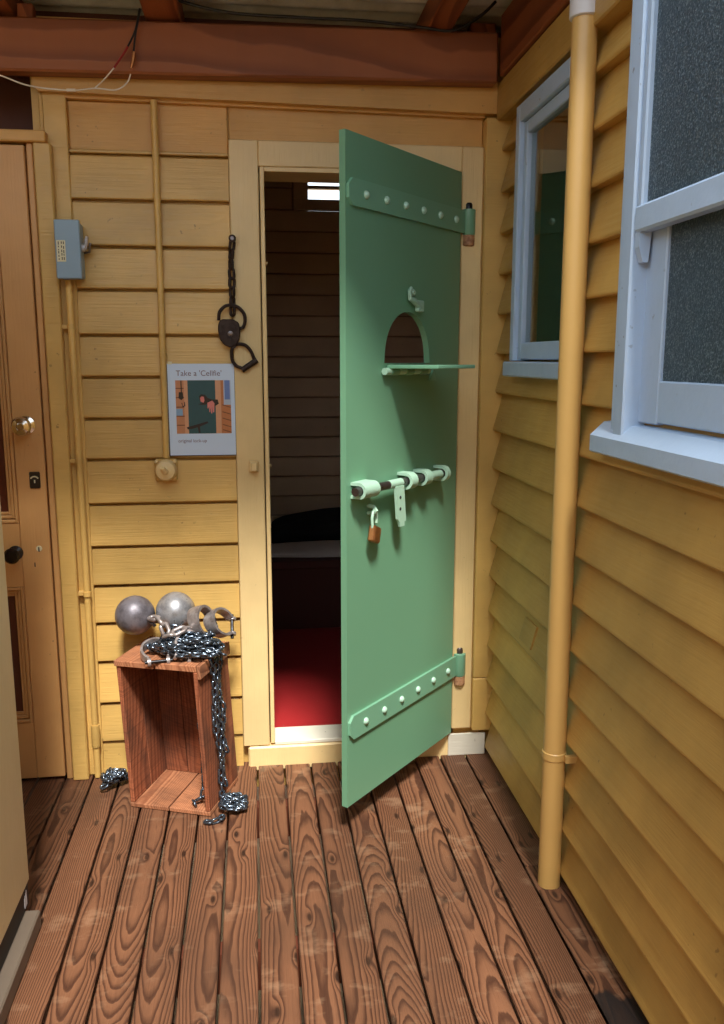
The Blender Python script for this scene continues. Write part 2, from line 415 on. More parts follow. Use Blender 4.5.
# dim room behind the two windows
bm = bmesh.new()
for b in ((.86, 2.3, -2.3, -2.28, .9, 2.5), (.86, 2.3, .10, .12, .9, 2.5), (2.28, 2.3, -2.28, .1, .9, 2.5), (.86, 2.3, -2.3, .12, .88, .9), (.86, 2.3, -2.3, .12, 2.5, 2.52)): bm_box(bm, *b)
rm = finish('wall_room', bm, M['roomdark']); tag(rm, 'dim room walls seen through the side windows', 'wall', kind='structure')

# ---- window_1: small casement by the corner
w1 = thing('window_1', 'small white casement window with dark clear glass behind the downpipe', 'window', (.81, -.55, 1.38), kind='structure')
ya, yb = -.760, -.285
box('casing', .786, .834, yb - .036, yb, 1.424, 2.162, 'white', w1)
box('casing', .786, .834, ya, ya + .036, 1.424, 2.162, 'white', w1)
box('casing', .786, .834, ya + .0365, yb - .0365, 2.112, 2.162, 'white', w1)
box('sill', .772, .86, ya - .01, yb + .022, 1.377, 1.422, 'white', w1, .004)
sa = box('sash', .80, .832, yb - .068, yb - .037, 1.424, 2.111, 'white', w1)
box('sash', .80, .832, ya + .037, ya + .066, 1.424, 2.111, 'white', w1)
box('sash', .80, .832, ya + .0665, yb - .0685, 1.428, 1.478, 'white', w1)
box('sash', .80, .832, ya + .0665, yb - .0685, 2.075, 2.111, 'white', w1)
box('glass_pane', .814, .818, ya + .064, yb - .066, 1.476, 2.077, 'clear', w1, 0)
# curtain edge inside the room gives the pane its olive tone
# ---- window_2: large sash window with frosted glass
w2 = thing('window_2', 'large pale white sash window with frosted glass at the right edge', 'window', (.80, -1.6, 1.21), kind='structure')
yb = -1.075; ya = -2.10
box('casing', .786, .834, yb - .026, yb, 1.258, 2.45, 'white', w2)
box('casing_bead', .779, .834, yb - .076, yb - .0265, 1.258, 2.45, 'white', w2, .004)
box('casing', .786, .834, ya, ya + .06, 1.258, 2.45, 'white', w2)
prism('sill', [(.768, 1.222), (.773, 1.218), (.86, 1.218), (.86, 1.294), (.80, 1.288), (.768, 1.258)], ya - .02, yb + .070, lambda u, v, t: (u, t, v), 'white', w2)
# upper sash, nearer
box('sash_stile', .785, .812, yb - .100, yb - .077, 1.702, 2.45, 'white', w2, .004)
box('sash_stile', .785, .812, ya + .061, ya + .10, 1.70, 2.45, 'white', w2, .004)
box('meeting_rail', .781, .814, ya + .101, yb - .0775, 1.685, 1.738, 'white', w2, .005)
box('glass_pane', .797, .801, ya + .10, yb - .0995, 1.737, 2.45, 'frost', w2, 0)
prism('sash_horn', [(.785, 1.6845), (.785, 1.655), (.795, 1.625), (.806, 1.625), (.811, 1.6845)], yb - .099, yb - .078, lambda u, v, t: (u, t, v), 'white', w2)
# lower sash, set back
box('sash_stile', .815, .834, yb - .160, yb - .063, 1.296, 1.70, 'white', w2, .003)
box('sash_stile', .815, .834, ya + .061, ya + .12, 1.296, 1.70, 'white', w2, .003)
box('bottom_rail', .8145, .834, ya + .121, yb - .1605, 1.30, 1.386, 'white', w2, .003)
box('glass_pane', .823, .827, ya + .12, yb - .158, 1.386, 1.70, 'frost', w2, 0)

# ---- cell interior
cf = box('floor_cell', -.35, 1.3, .085, 2.0, -.02, .083, 'red', None, 0); tag(cf, 'red painted floor inside the dark cell', 'floor', kind='structure')
bm = bmesh.new()
for b in ((-.40, 1.35, -.02, 2.235), (-.40, .312, 2.235, 2.65), (1.1, 1.35, 2.235, 2.65), (.312, 1.1, 2.39, 2.65)): bm_box(bm, b[0], b[1], 2.03, 2.05, b[2], b[3])
cw = finish('wall_cell', bm, M['cellwall']); tag(cw, 'dark brown board lined back wall of the cell', 'wall', kind='structure')
z = .083; i = 0
while z < 2.52:
    hgt = .1135
    x1 = 1.3 if z + hgt < 2.25 else .225
    b = box('lining_board', -.35, x1, 2.008 + .003 * (i % 2 == 0), 2.03, z, min(z + hgt - .007, 2.56), 'lining', cw, .004)
    z += hgt; i += 1
vp = thing('vent_panel', 'slotted ventilation panel high on the cell back wall', 'vent', (.7, 2.01, 2.24), kind='structure')
for z0, z1 in ((2.235, 2.291), (2.345, 2.363), (2.39, 2.56)): box('vent_slat', .235, 1.3, 1.995, 2.03, z0, z1, 'lining', vp, .002)
box('vent_frame', .235, .312, 1.99, 2.03, 2.292, 2.3895, 'lining', vp, .002)
for x0, x1, nm in ((-.40, -.352, 'wall_cell_left'), (1.302, 1.35, 'wall_cell_right')):
    o = box(nm, x0, x1, .12, 2.03, -.02, 2.6, 'cellwall', None, 0); tag(o, 'plain brown ' + ('left' if x0 < 0 else 'right') + ' side wall inside the cell', 'wall', kind='structure')
o = box('ceiling_cell', -.40, 1.35, .121, 2.05, 2.602, 2.65, 'cellwall', None, 0); tag(o, 'dark cell ceiling', 'ceiling', kind='structure')
bm = bmesh.new(); bm_box(bm, -.40, .03, .121, .14, -.02, 2.6); bm_box(bm, .69, 1.35, .121, .14, -.02, 2.6); bm_box(bm, .03, .69, .131, .14, 2.05, 2.6)
bm_box(bm, -1.7, -.40, .20, .24, -.1, 2.6); bm_box(bm, -1.7, .95, .12, .1205, 2.45, 2.62)
o = finish('wall_recess', bm, M['darkwood']); tag(o, 'dark brown recess wall above the panelled door', 'wall', kind='structure')
bk = thing('bunk', 'dark low sleeping platform across the back of the cell', 'bunk', (.5, 1.6, .083))
box('platform', -.34, 1.29, 1.24, 2.0, .40, .44, 'bunk', bk, .004); box('front_board', -.34, 1.29, 1.26, 1.28, .083, .40, 'bunk', bk, .002)

def blob(name, mat, label, cat, c, sx, sy, sz, seed, sub=4, amp=.25, flat=.0):
    rng = random.Random(seed)
    bm = bmesh.new(); bmesh.ops.create_icosphere(bm, subdivisions=sub, radius=1)
    ph = [(Vector((rng.uniform(-1, 1), rng.uniform(-1, 1), rng.uniform(-1, 1))) * rng.uniform(2, 6), rng.uniform(0, 6.3)) for _ in range(7)]
    for v in bm.verts:
        d = v.co.copy(); k = 1 + amp * sum(math.sin(d.dot(q) + f) for q, f in ph) / 4
        z = d.z * sz * k
        v.co = Vector((d.x * sx * k, d.y * sy * k, max(z, -sz * .55) + sz * .55))
    o = finish(name, bm, M[mat], None, 'all'); o.location = c; tag(o, label, cat); return o
blob('bed_sheet', 'sheet', 'crumpled off-white sheet along the front of the cell bunk', 'bedding', (.33, 1.42, .441), .58, .14, .028, 3)
blob('blanket', 'blanket', 'bunched black blanket lying on the cell bunk', 'blanket', (.55, 1.74, .441), .52, .17, .10, 5, 4, .3)

# ---- panelled door at the left
d1 = thing('door_1', 'tan panelled timber door with chrome knob at the far left', 'door', (-.95, -.055, 0), kind='structure')
box('header', -1.6, -.610, -.075, .0, 2.075, 2.108, 'fascia', d1)
box('jamb', -.650, -.598, -.068, .0, -.002, 2.0745, 'wall', d1, .004)
box('door_stop', -.673, -.654, -.055, .0, .0, 2.0745, 'door', d1, .003).rotation_euler.y = 0
dx0, dx1 = -1.44, -.678
box('stile', -.792 + .022, dx1, -.058, -.02, .012, 2.068, 'door', d1, .003)
box('stile', dx0, -1.33, -.058, -.02, .012, 2.068, 'door', d1, .003)
for z0, z1 in ((.012, .215), (.69, .905), (1.94, 2.068)): box('rail', -1.3295, -.7705, -.058, -.02, z0, z1, 'door', d1, .002)
for z0, z1 in ((.2155, .6895), (.9055, 1.9395)):
    bm = bmesh.new()
    for k, (dd, yy) in enumerate(((0, -.062), (.013, -.052), (.024, -.044))):
        a0, a1, b0, b1 = -1.3295 + dd, -.7705 - dd, z0 + dd, z1 - dd; ww = .010
        for q in ((a0, a0 + ww, b0, b1), (a1 - ww, a1, b0, b1), (a0 + ww, a1 - ww, b0, b0 + ww), (a0 + ww, a1 - ww, b1 - ww, b1)):
            bm_box(bm, q[0], q[1], yy, -.03, q[2], q[3], .002)
    finish('panel_moulding', bm, M['door'], d1, False, base(d1))
    box('door_panel', -1.32, -.78, -.036, -.028, z0 + .02, z1 - .02, 'doorpanel', d1, 0)
kn = lathe('door_knob', [(.030, 0), (.030, -.006), (.014, -.012), (.013, -.032), (.026, -.042), (.031, -.056), (.026, -.068), (.012, -.072), (.010, -.068), (.001, -.066)], (-.728, -.058, 1.222), 'y', 'chrome', d1, 24); kn['label'] = 'round chrome knob'
ip = box('indicator_plate', -.728, -.694, -.064, -.058, 1.018, 1.072, 'plate', d1, .003); ip['label'] = 'dark lock indicator plate'
bm = bmesh.new()
for k in range(7):
    a = R(30 + 20 * k); bm_box(bm, -.711 + .012 * math.cos(a) - .0025, -.711 + .012 * math.cos(a) + .002, -.0655, -.0635, 1.045 + .010 * math.sin(a), 1.049 + .010 * math.sin(a))
bm_box(bm, -.713, -.709, -.0655, -.0635, 1.036, 1.046)
finish('indicator_mark', bm, M['label'], d1, False, base(d1))
kn = lathe('door_knob', [(.024, 0), (.024, -.005), (.012, -.01), (.011, -.03), (.023, -.040), (.026, -.052), (.020, -.062), (.001, -.065)], (-.787, -.058, .806), 'y', 'blackknob', d1, 20); kn['label'] = 'round black knob'
lathe('keyhole_plate', [(.010, 0), (.009, -.003), (.001, -.003)], (-.713, -.058, .818), 'y', 'label', d1, 14)
box('keyhole', -.715, -.711, -.0625, -.060, .808, .824, 'ink', d1, .001)
box('keyhole', -.731, -.7275, -.0600, -.0575, .757, .772, 'ink', d1, .001)

wo = box('wall_light_block', -3.2, 2.6, -4.5, -4.4, -.45, 2.25, 'fascia', None, 0); tag(wo, 'unseen ochre wall added behind the viewer to block and warm the light', 'wall', kind='structure')  # added out of view: cuts off low sky, bounces warm light back
wl = box('wall_left', -1.64, -1.60, -3.3, .2, -.1, 2.5, 'wall', None, 0); tag(wl, 'plain yellow wall beyond the left cabinet, out of frame', 'wall', kind='structure')

# ================================================================== THINGS
# ---- cream cabinet at the left edge
cb = thing('cabinet', 'tall plain cream cabinet side with black base strip at left edge', 'cabinet', (-.9, -1.5, 0))
box('side_panel', -1.25, -.603, -2.1, -.815, .112, 1.95, 'cabinet', cb, .004)
box('rubber_strip', -1.24, -.606, -2.09, -.820, .050, .1115, 'rubber', cb, .002)
box('base_board', -1.25, -.571, -2.1, -.852, .0015, .050, 'ledge', cb, .004)
bm = bmesh.new()
for k in range(4): bm_box(bm, -.6065, -.6045, -.845 - .006 * k, -.842 - .006 * k, .062, .100 - .004 * k)
finish('vent_mark', bm, M['pvcw'], cb, False, base(cb))

# ---- green cell door
HX, HY, ANG = .673, -.045, R(228.17)
gd = thing('cell_door', 'open green steel-clad cell door with strap hinges and food hatch', 'door', (HX, HY, .0), ANG)
W, ZB, ZT, TH = .645, .094, 2.025, .02
def hatch_pts():
    p = []; uc, hw, zb, zt = .322, .130, 1.418, 1.570
    for k in range(0, 25):
        a = math.pi * k / 24
        p.append((uc + hw * math.cos(a) * (1 if True else 1), zb + (zt - zb) * math.sin(a) ** .9))
    return p
bm = bmesh.new()
hp = hatch_pts(); uc = .322; zc = 1.46
ring_out = []
N_ = len(hp)
# perimeter sampled to match the hatch outline (arch from hinge side over the top to the free side) plus base
def edge_pt(u, z):
    du, dz = u - uc, z - zc; ks = []
    if du > 1e-9: ks.append((W - uc) / du)
    if du < -1e-9: ks.append((0 - uc) / du)
    if dz > 1e-9: ks.append((ZT - zc) / dz)
    if dz < -1e-9: ks.append((ZB - zc) / dz)
    k = min(ks); return (uc + du * k, zc + dz * k)
inner = hp + [(uc - .130 + .260 * t, 1.418) for t in (.25, .5, .75)]
outer = [edge_pt(u, z) for u, z in inner]
corners = [(W, ZT), (0, ZT), (0, ZB), (W, ZB)]
def ang(p): return math.atan2(p[1] - zc, p[0] - uc)
for yy in (TH / 2, -TH / 2):
    vi = [bm.verts.new((u, yy, z)) for u, z in inner]; vo = [bm.verts.new((u, yy, z)) for u, z in outer]
    n = len(inner)
    for k in range(n):
        a, b = outer[k], outer[(k + 1) % n]
        extra = [c for c in corners if min(abs(a[0] - c[0]), abs(a[1] - c[1])) < 1e-6 and min(abs(b[0] - c[0]), abs(b[1] - c[1])) < 1e-6 and abs(a[0] - b[0]) > 1e-6 and abs(a[1] - b[1]) > 1e-6]
        f = [vi[k], vo[k]] + [bm.verts.new((c[0], yy, c[1])) for c in extra[:1]] + [vo[(k + 1) % n], vi[(k + 1) % n]]
        bm.faces.new(f if yy > 0 else f[::-1])
    if yy > 0: vi1 = vi
    else: vi2 = vi
n = len(inner)
for k in range(n): bm.faces.new((vi1[k], vi1[(k + 1) % n], vi2[(k + 1) % n], vi2[k]))
for (a, b) in zip(corners, corners[1:] + corners[:1]):
    bm.faces.new([bm.verts.new((a[0], TH / 2, a[1])), bm.verts.new((b[0], TH / 2, b[1])), bm.verts.new((b[0], -TH / 2, b[1])), bm.verts.new((a[0], -TH / 2, a[1]))])
bmesh.ops.remove_doubles(bm, verts=bm.verts[:], dist=1e-5)
finish('door_leaf', bm, M['green'], gd)
F0 = TH / 2
def lbox(name, u0, u1, y0, y1, z0, z1, mat, parent=gd, bev=.002):
    cx, cy, cz = (u0 + u1) / 2, (y0 + y1) / 2, (z0 + z1) / 2
    bm = bmesh.new(); bm_box(bm, u0 - cx, u1 - cx, y0 - cy, y1 - cy, z0 - cz, z1 - cz, bev); o = finish(name, bm, M[mat], parent); o.location = (cx, cy, cz)
    return o
# strap hinges with rivets and knuckles
rv = None
for z0, z1 in ((1.836, 1.907), (.308, .382)):
    st = prism('strap_hinge', [(-.030, z0), (.622, z0), (.640, z0 + .018), (.640, z1 - .018), (.622, z1), (-.030, z1)], F0, F0 + .009, lambda u, v, t: (u, t, v), 'greenstrap', gd)
    for k in range(6):
        u = .560 - .1022 * k; zc_ = (z0 + z1) / 2
        if rv is None:
            bm = bmesh.new(); bm_lathe(bm, [(.0115, 0), (.0105, .005), (.0065, .009), (.001, .0105)], (0, 0, 0), 'y', 12); rv = finish('rivet', bm, M['rivet'], st, True); o = rv
        else: o = rv.copy(); C.objects.link(o); o.parent = st
        o.location = (u, F0 + .008, zc_)
    ku, ky = -.036, F0 + .009
    lathe('hinge_knuckle', [(.0205, z0 - .004), (.0225, z0), (.0225, z1 + .004), (.0205, z1 + .006)], (ku, ky, 0), 'z', 'greenstrap', gd, 18)
    lathe('hinge_pin', [(.0125, z1 + .0065), (.0125, z1 + .022), (.009, z1 + .027)], (ku, ky, 0), 'z', 'iron' if z0 > 1 else 'steel', gd, 12)
    lathe('pin_bracket', [(.012, z0 - .040), (.021, z0 - .036), (.021, z0 - .005)], (ku, ky, 0), 'z', 'rusthinge', gd, 16)
# hatch flap lowered as a shelf
fl = thing_flap = lbox('hatch_flap', .205, .432, F0 + .006, F0 + .180, 1.402, 1.413, 'greenstrap', gd, .002)
bm = bmesh.new(); bm_tube(bm, [(.195, F0 + .011, 1.394), (.448, F0 + .011, 1.394)], .0105, 14); finish('hatch_hinge', bm, M['boltpaint'], gd, True)
for u in (.235, .318, .40):
    bm = bmesh.new(); bm_tube(bm, [(u - .020, F0 + .011, 1.394), (u + .020, F0 + .011, 1.394)], .0128, 14); finish('flap_knuckle', bm, M['greenstrap'], gd, True)
prism('hatch_bracket', [(.145, 1.362), (.185, 1.362), (.165, 1.398)], F0, F0 + .006, lambda u, v, t: (u, t, v), 'greenstrap', gd)
lathe('latch_pivot', [(.011, F0), (.011, F0 + .010), (.006, F0 + .016)], (.292, 0, 1.627), 'y', 'boltpaint', gd, 14)
bm = bmesh.new(); bm_tube(bm, [(.305, F0 + .012, 1.640), (.318, F0 + .014, 1.630), (.315, F0 + .014, 1.608), (.290, F0 + .013, 1.603), (.255, F0 + .013, 1.585)], [.005, .006, .007, .010, .009], 8); finish('latch_lever', bm, M['boltpaint'], gd, True)
bm = bmesh.new(); bm_box(bm, .236, .272, F0 + .004, F0 + .018, 1.572, 1.606, .003); finish('latch_plate', bm, M['boltpaint'], gd)
# sliding bolt
zb = 1.062; by = F0 + .030
bm = bmesh.new(); bm_tube(bm, [(.60, by, zb), (.10, by, zb)], .0125, 16); finish('bolt_bar', bm, M['steel'], gd, True)
bm = bmesh.new(); bm_tube(bm, [(.43, by, zb), (.36, by, zb)], .0135, 16); finish('bolt_sleeve', bm, M['boltpaint'], gd, True)
bm = bmesh.new(); bm_tube(bm, [(.225, by, zb), (.12, by, zb)], .0135, 16); finish('bolt_sleeve', bm, M['boltpaint'], gd, True)
for u, ww, rr in ((.545, .075, .0235), (.318, .036, .026), (.225, .036, .025), (.105, .022, .025)):
    bm = bmesh.new()
    pts = []
    for k in range(15):
        a = math.pi * k / 14; pts.append((by + rr * math.sin(a), zb + rr * math.cos(a)))
    pts = [(F0, zb + rr)] + pts + [(F0, zb - rr)] + [(F0, zb - rr + .009)] + [(by + (rr - .009) * math.sin(math.pi * k / 14), zb - (rr - .009) * math.cos(math.pi * k / 14)) for k in range(15)] + [(F0, zb + rr - .009)]
    A = [bm.verts.new((u - ww / 2, y, z)) for y, z in pts]; B = [bm.verts.new((u + ww / 2, y, z)) for y, z in pts]
    nn = len(pts)
    for k in range(nn): bm.faces.new((A[k], B[k], B[(k + 1) % nn], A[(k + 1) % nn]))
    for L_ in (A, B):
        for k in range(nn // 2 - 1): bm.faces.new((L_[k], L_[k + 1], L_[nn - 2 - k], L_[nn - 1 - k]))
    finish('bolt_bracket', bm, M['boltpaint'], gd, True)
hs = prism('hasp', [(.408, 1.055), (.362, 1.055), (.350, .955), (.350, .944), (.358, .944), (.358, .930), (.382, .930), (.386, .944), (.396, .955)], by + .006, by + .014, lambda u, v, t: (u, t, v), 'boltpaint', gd)
for zz in (1.02, .985): 
    bm = bmesh.new(); bm_lathe(bm, [(.005, by + .0138), (.005, by + .0150)], (.383, 0, zz), 'y', 10); finish('hasp_hole', bm, M['ink'], hs, True)
bm = bmesh.new(); bm_tube(bm, [(.492, F0, 1.006), (.492, F0 + .022, 1.004), (.492, F0 + .030, .994), (.492, F0 + .022, .984), (.492, F0, .984)], .006, 10); finish('staple', bm, M['boltpaint'], gd, True)
for c_ in gd.children:          # fittings stand proud of the leaf
    nm_ = c_.name.split('.')[0]
    c_.location.x += {'bolt_bar': .045, 'bolt_sleeve': .045, 'bolt_bracket': .042, 'hasp': .045, 'staple': .045, 'hatch_flap': .018, 'hatch_hinge': .020, 'flap_knuckle': .020, 'hatch_bracket': .010, 'latch_pivot': .018, 'latch_lever': .020, 'latch_plate': .020}.get(nm_, 0)
del gd['local']; gd['kind'] = 'thing'
# brass padlock hanging from the staple
lp = Vector((HX, HY, 0)) + Matrix.Rotation(ANG, 3, 'Z') @ Vector((.537, F0 + .024, .925))
pl = thing('brass_padlock', 'small brass padlock hanging open on the green door staple', 'padlock', lp, ANG + R(12))
bm = bmesh.new(); bm_box(bm, -.026, .026, -.011, .011, -.026, .022, .004); o = finish('lock_body', bm, M['brass'], pl); o.rotation_euler.y = R(-20)
bm = bmesh.new(); bm_tube(bm, [(.016, 0, .018), (.020, 0, .048), (.014, 0, .066), (.0, 0, .073), (-.012, 0, .066), (-.016, 0, .05), (-.013, 0, .03)], .0045, 10); finish('shackle', bm, M['boltpaint'], pl, True)

# ---- electrical switch box, conduits, round switch
sb = thing('switch_box', 'blue-grey metal switch box with side lever and cream label', 'switch box', (-.557, -.07, 1.672))
box('box_body', -.590, -.521, -.100, -.036, 1.676, 1.842, 'bluegrey', sb, .004)
box('lid', -.593, -.518, -.113, -.1005, 1.672, 1.846, 'bluegrey', sb, .003)
lb = box('label', -.588, -.562, -.1145, -.113, 1.722, 1.785, 'label', sb, 0)
bm = bmesh.new()
rg = random.Random(3)
for cx in (-.582, -.573, -.567):
    z = 1.727
    while z < 1.778:
        h = rg.uniform(.003, .010); bm_box(bm, cx - .0012, cx + .0012, -.1152, -.1146, z, min(z + h, 1.781)); z += h + rg.uniform(.002, .006)
finish('label_print', bm, M['ink'], sb, False, base(sb))
lathe('lever_pivot', [(.011, 0), (.011, .008), (.005, .012)], (-.521, -.068, 1.768), 'x', 'pvcw', sb, 12)
tube('lever', [(-.512, -.068, 1.768), (-.507, -.078, 1.785), (-.502, -.086, 1.800)], [.006, .006, .005], 'pvcw', sb, 8)
tube('lever_guard', [(-.518, -.055, 1.755), (-.502, -.058, 1.758), (-.498, -.058, 1.785)], .004, 'steel', sb, 8)
c1 = thing('conduit', 'thin yellow painted conduit running down from the switch box', 'conduit', (-.569, -.06, 0))
tube('pipe', [(-.569, -.062, 1.671), (-.569, -.060, 1.2), (-.569, -.058, .6), (-.569, -.056, .004)], .0105, 'wall', c1, 12)
for zz in (1.53, 1.105, .66): 
    lathe('pipe_clip', [(.0128, zz - .008), (.0128, zz + .008)], (-.569, -.060, 0), 'z', 'wall', c1, 12)
    box('clip_tab', -.598, -.582, -.058, -.035, zz - .007, zz + .007, 'wall', c1, .001)
lathe('coupling', [(.0138, .115), (.0145, .12), (.0145, .19), (.0138, .195)], (-.569, -.0565, 0), 'z', 'wall', c1, 14)
c2 = thing('conduit', 'thin yellow conduit running down the wall to the round switch', 'conduit', (-.292, -.04, 1.11))
tube('pipe', [(-.289, -.040, 2.212), (-.291, -.040, 1.7), (-.294, -.040, 1.108)], .0105, 'wall', c2, 12)
for zz in (1.93, 1.44): lathe('pipe_clip', [(.0126, zz - .007), (.0126, zz + .007)], (-.2915, -.040, 0), 'z', 'wall', c2, 12)
rs = thing('round_switch', 'old yellow painted round light switch below the conduit', 'light switch', (-.296, -.03, 1.035))
box('mounting_block', -.333, -.259, -.050, -.030, 1.032, 1.106, 'wall', rs, .006)
lathe('switch_cap', [(.036, -.050), (.036, -.060), (.030, -.074), (.014, -.080), (.001, -.080)], (-.296, 0, 1.07), 'y', 'frame', rs, 24)
tube('toggle', [(-.296, -.078, 1.068), (-.300, -.092, 1.076), (-.303, -.098, 1.083)], [.012, .010, .006], 'frame', rs, 10)
for sx in (-1, 1):
    lathe('terminal', [(.006, 0), (.006, -.014), (.003, -.016)], (-.296 + sx * .030, -.049, 1.099), 'y', 'frame', rs, 8)
ds = thing('door_buffer', 'small cream block fixed to the cell door frame', 'door stop', (-.008, -.036, 1.055))
box('block', -.024, .007, -.056, -.036, 1.060, 1.096, 'frame', ds, .003); box('block_foot', -.019, .003, -.066, -.0565, 1.062, 1.092, 'frame', ds, .003)

# ---- poster
PX0, PX1, PZ0, PZ1, PY = -.281, -.066, 1.116, 1.415, -.034
po = thing('poster', "laminated notice reading Take a 'Cellfie' with a printed photograph", 'poster', ((PX0 + PX1) / 2, PY, PZ0))
box('sheet', PX0, PX1, PY - .0015, PY, PZ0, PZ1, 'paper', po, 0)
box('dark_edge', PX0 - .004, PX1 + .001, PY, PY + .003, PZ0 - .003, PZ1 - .003, 'ink', po, 0)  # black sheet behind, showing past the left and lower edges
box('tape', PX0 + .002, PX0 + .016, PY - .002, PY - .0016, PZ1 - .002, PZ1 + .007, 'label', po, 0)
def text(body, size, x, z, mat, parent, name):
    cu = bpy.data.curves.new(name, 'FONT'); cu.body = body; cu.size = size; cu.extrude = .0002
    tmp = bpy.data.objects.new(name, cu); C.objects.link(tmp)
    dg = bpy.context.evaluated_depsgraph_get(); me = bpy.data.meshes.new_from_object(tmp.evaluated_get(dg))
    bpy.data.objects.remove(tmp); me.name = name
    me.transform(Matrix.Rotation(R(90), 4, 'X')); me.materials.clear(); me.materials.append(M[mat])
    o = bpy.data.objects.new(name, me); C.objects.link(o); o.parent = parent
    o.location = Vector((x, PY - .0019, z)) - base(parent); return o
M['titleink'] = plain('purple_grey_ink', lin(110, 84, 104), .6)
text("Take a 'Cellfie'", .0250, PX0 + .027, PZ1 - .039, 'titleink', po, 'title_text')
text("original lock-up", .0150, PX0 + .027, PZ0 + .043, 'titleink', po, 'caption_text')
pc = {}
for k_, c_ in dict(wall=(196, 134, 98), frame=(214, 160, 124), teal=(34, 84, 92), right=(190, 120, 78), blue=(104, 132, 190), sillc=(176, 190, 210), dark=(36, 32, 36), skin=(214, 130, 124), box=(130, 166, 200), line=(128, 78, 54)).items():
    pc[k_] = plain('print_' + k_, lin(*c_), .3, 0, .1, 60)
keys = list(pc)
bm = bmesh.new()
fx, fz, fw, fh = PX0 + .024, PZ1 - .0535, .178, .174   # printed photo: left, top, width, height
lay = [0]
def poly(key, pts, lev):
    vs_ = [bm.verts.new((fx + u * fw, PY - .0016 - .00012 * lev, fz - v * fh)) for u, v in pts]
    f = bm.faces.new(vs_); f.material_index = keys.index(key)
def rect(key, u0, u1, v0, v1, lev): poly(key, [(u0, v0), (u0, v1), (u1, v1), (u1, v0)], lev)
rect('wall', 0, .2, 0, 1, 0); rect('teal', .2, .72, 0, 1, 0); rect('frame', .72, .82, 0, 1, 0); rect('right', .82, 1, 0, 1, 0)
rect('frame', .15, .22, 0, 1, 1)
for v in (.14, .31, .49, .66, .83): rect('line', 0, .15, v, v + .02, 1)
for v in (.45, .58, .70, .82, .92): poly('line', [(.84, v), (.84, v + .02), (1, v + .07), (1, v + .05)], 1)
rect('sillc', .87, 1, 0, .46, 1); rect('blue', .89, .985, 0, .36, 2)
rect('dark', .095, .115, 0, .24, 2); poly('dark', [(.06, .22), (.05, .33), (.1, .37), (.14, .33), (.13, .22)], 2); poly('dark', [(.1, .42), (.12, .50), (.17, .48), (.16, .40), (.15, .40), (.15, .47), (.125, .48), (.115, .42)], 3)
rect('box', .0, .12, .53, .66, 2)
poly('dark', [(.42, .30), (.46, .26), (.53, .27), (.58, .33), (.66, .36), (.76, .36), (.78, .44), (.70, .49), (.60, .44), (.50, .46), (.40, .45), (.48, .42), (.43, .36)], 3)
poly('skin', [(.44, .33), (.47, .30), (.51, .31), (.52, .38), (.50, .42), (.45, .40)], 4)
poly('skin', [(.57, .42), (.66, .38), (.70, .43), (.69, .60), (.67, .60), (.66, .50), (.655, .62), (.635, .62), (.63, .51), (.615, .60), (.60, .59), (.60, .50), (.58, .53), (.57, .52)], 4)
poly('dark', [(.18, .88), (.25, .86), (.56, .77), (.58, .80), (.42, .87), (.43, .99), (.40, .99), (.38, .88), (.28, .91), (.20, .92)], 2)
me = bpy.data.meshes.new('photo_print'); bm.to_mesh(me); bm.free()
for k_ in keys: me.materials.append(pc[k_])
me.transform(Matrix.Translation(-base(po)))
o = bpy.data.objects.new('photo_print', me); C.objects.link(o); o.parent = po; o['label'] = 'printed photo of a green door with reaching hand'

# ---- chains
def link_mesh(name, L, Wd, r, mat, na=16, nb=6):
    """one oval chain link lying in local XZ... long axis X"""
    bm = bmesh.new(); pts = []; s = (L - Wd) / 2; rad = Wd / 2 - r
    for k in range(na):
        a = 2 * math.pi * k / na; x = math.cos(a) * rad; y = math.sin(a) * rad
        pts.append((x + (s if x > 0 else -s if x < 0 else 0), y, 0))
    rings = []
    for k, p in enumerate(pts):
        a = 2 * math.pi * k / na; d = Vector((math.cos(a), math.sin(a), 0))
        rings.append([bm.verts.new(Vector(p) + d * (r * math.cos(2 * math.pi * j / nb)) + Vector((0, 0, r * math.sin(2 * math.pi * j / nb)))) for j in range(nb)])
    for k in range(na):
        A, B = rings[k], rings[(k + 1) % na]
        for j in range(nb): bm.faces.new((A[j], B[j], B[(j + 1) % nb], A[(j + 1) % nb]))
    bmesh.ops.recalc_face_normals(bm, faces=bm.faces[:])
    me = bpy.data.meshes.new(name); bm.to_mesh(me); bm.free(); me.materials.append(M[mat])
    me.polygons.foreach_set('use_smooth', [True] * len(me.polygons)); return me
def catmull(P, n=12):
    P = [Vector(p) for p in P]; out = []
    for i in range(len(P) - 1):
        p0, p1, p2, p3 = P[max(i - 1, 0)], P[i], P[i + 1], P[min(i + 2, len(P) - 1)]
        for k in range(n):
            t = k / n
            out.append(.5 * ((2 * p1) + (p2 - p0) * t + (2 * p0 - 5 * p1 + 4 * p2 - p3) * t * t + (3 * p1 - p0 - 3 * p2 + p3) * t ** 3))
    return out + [P[-1]]
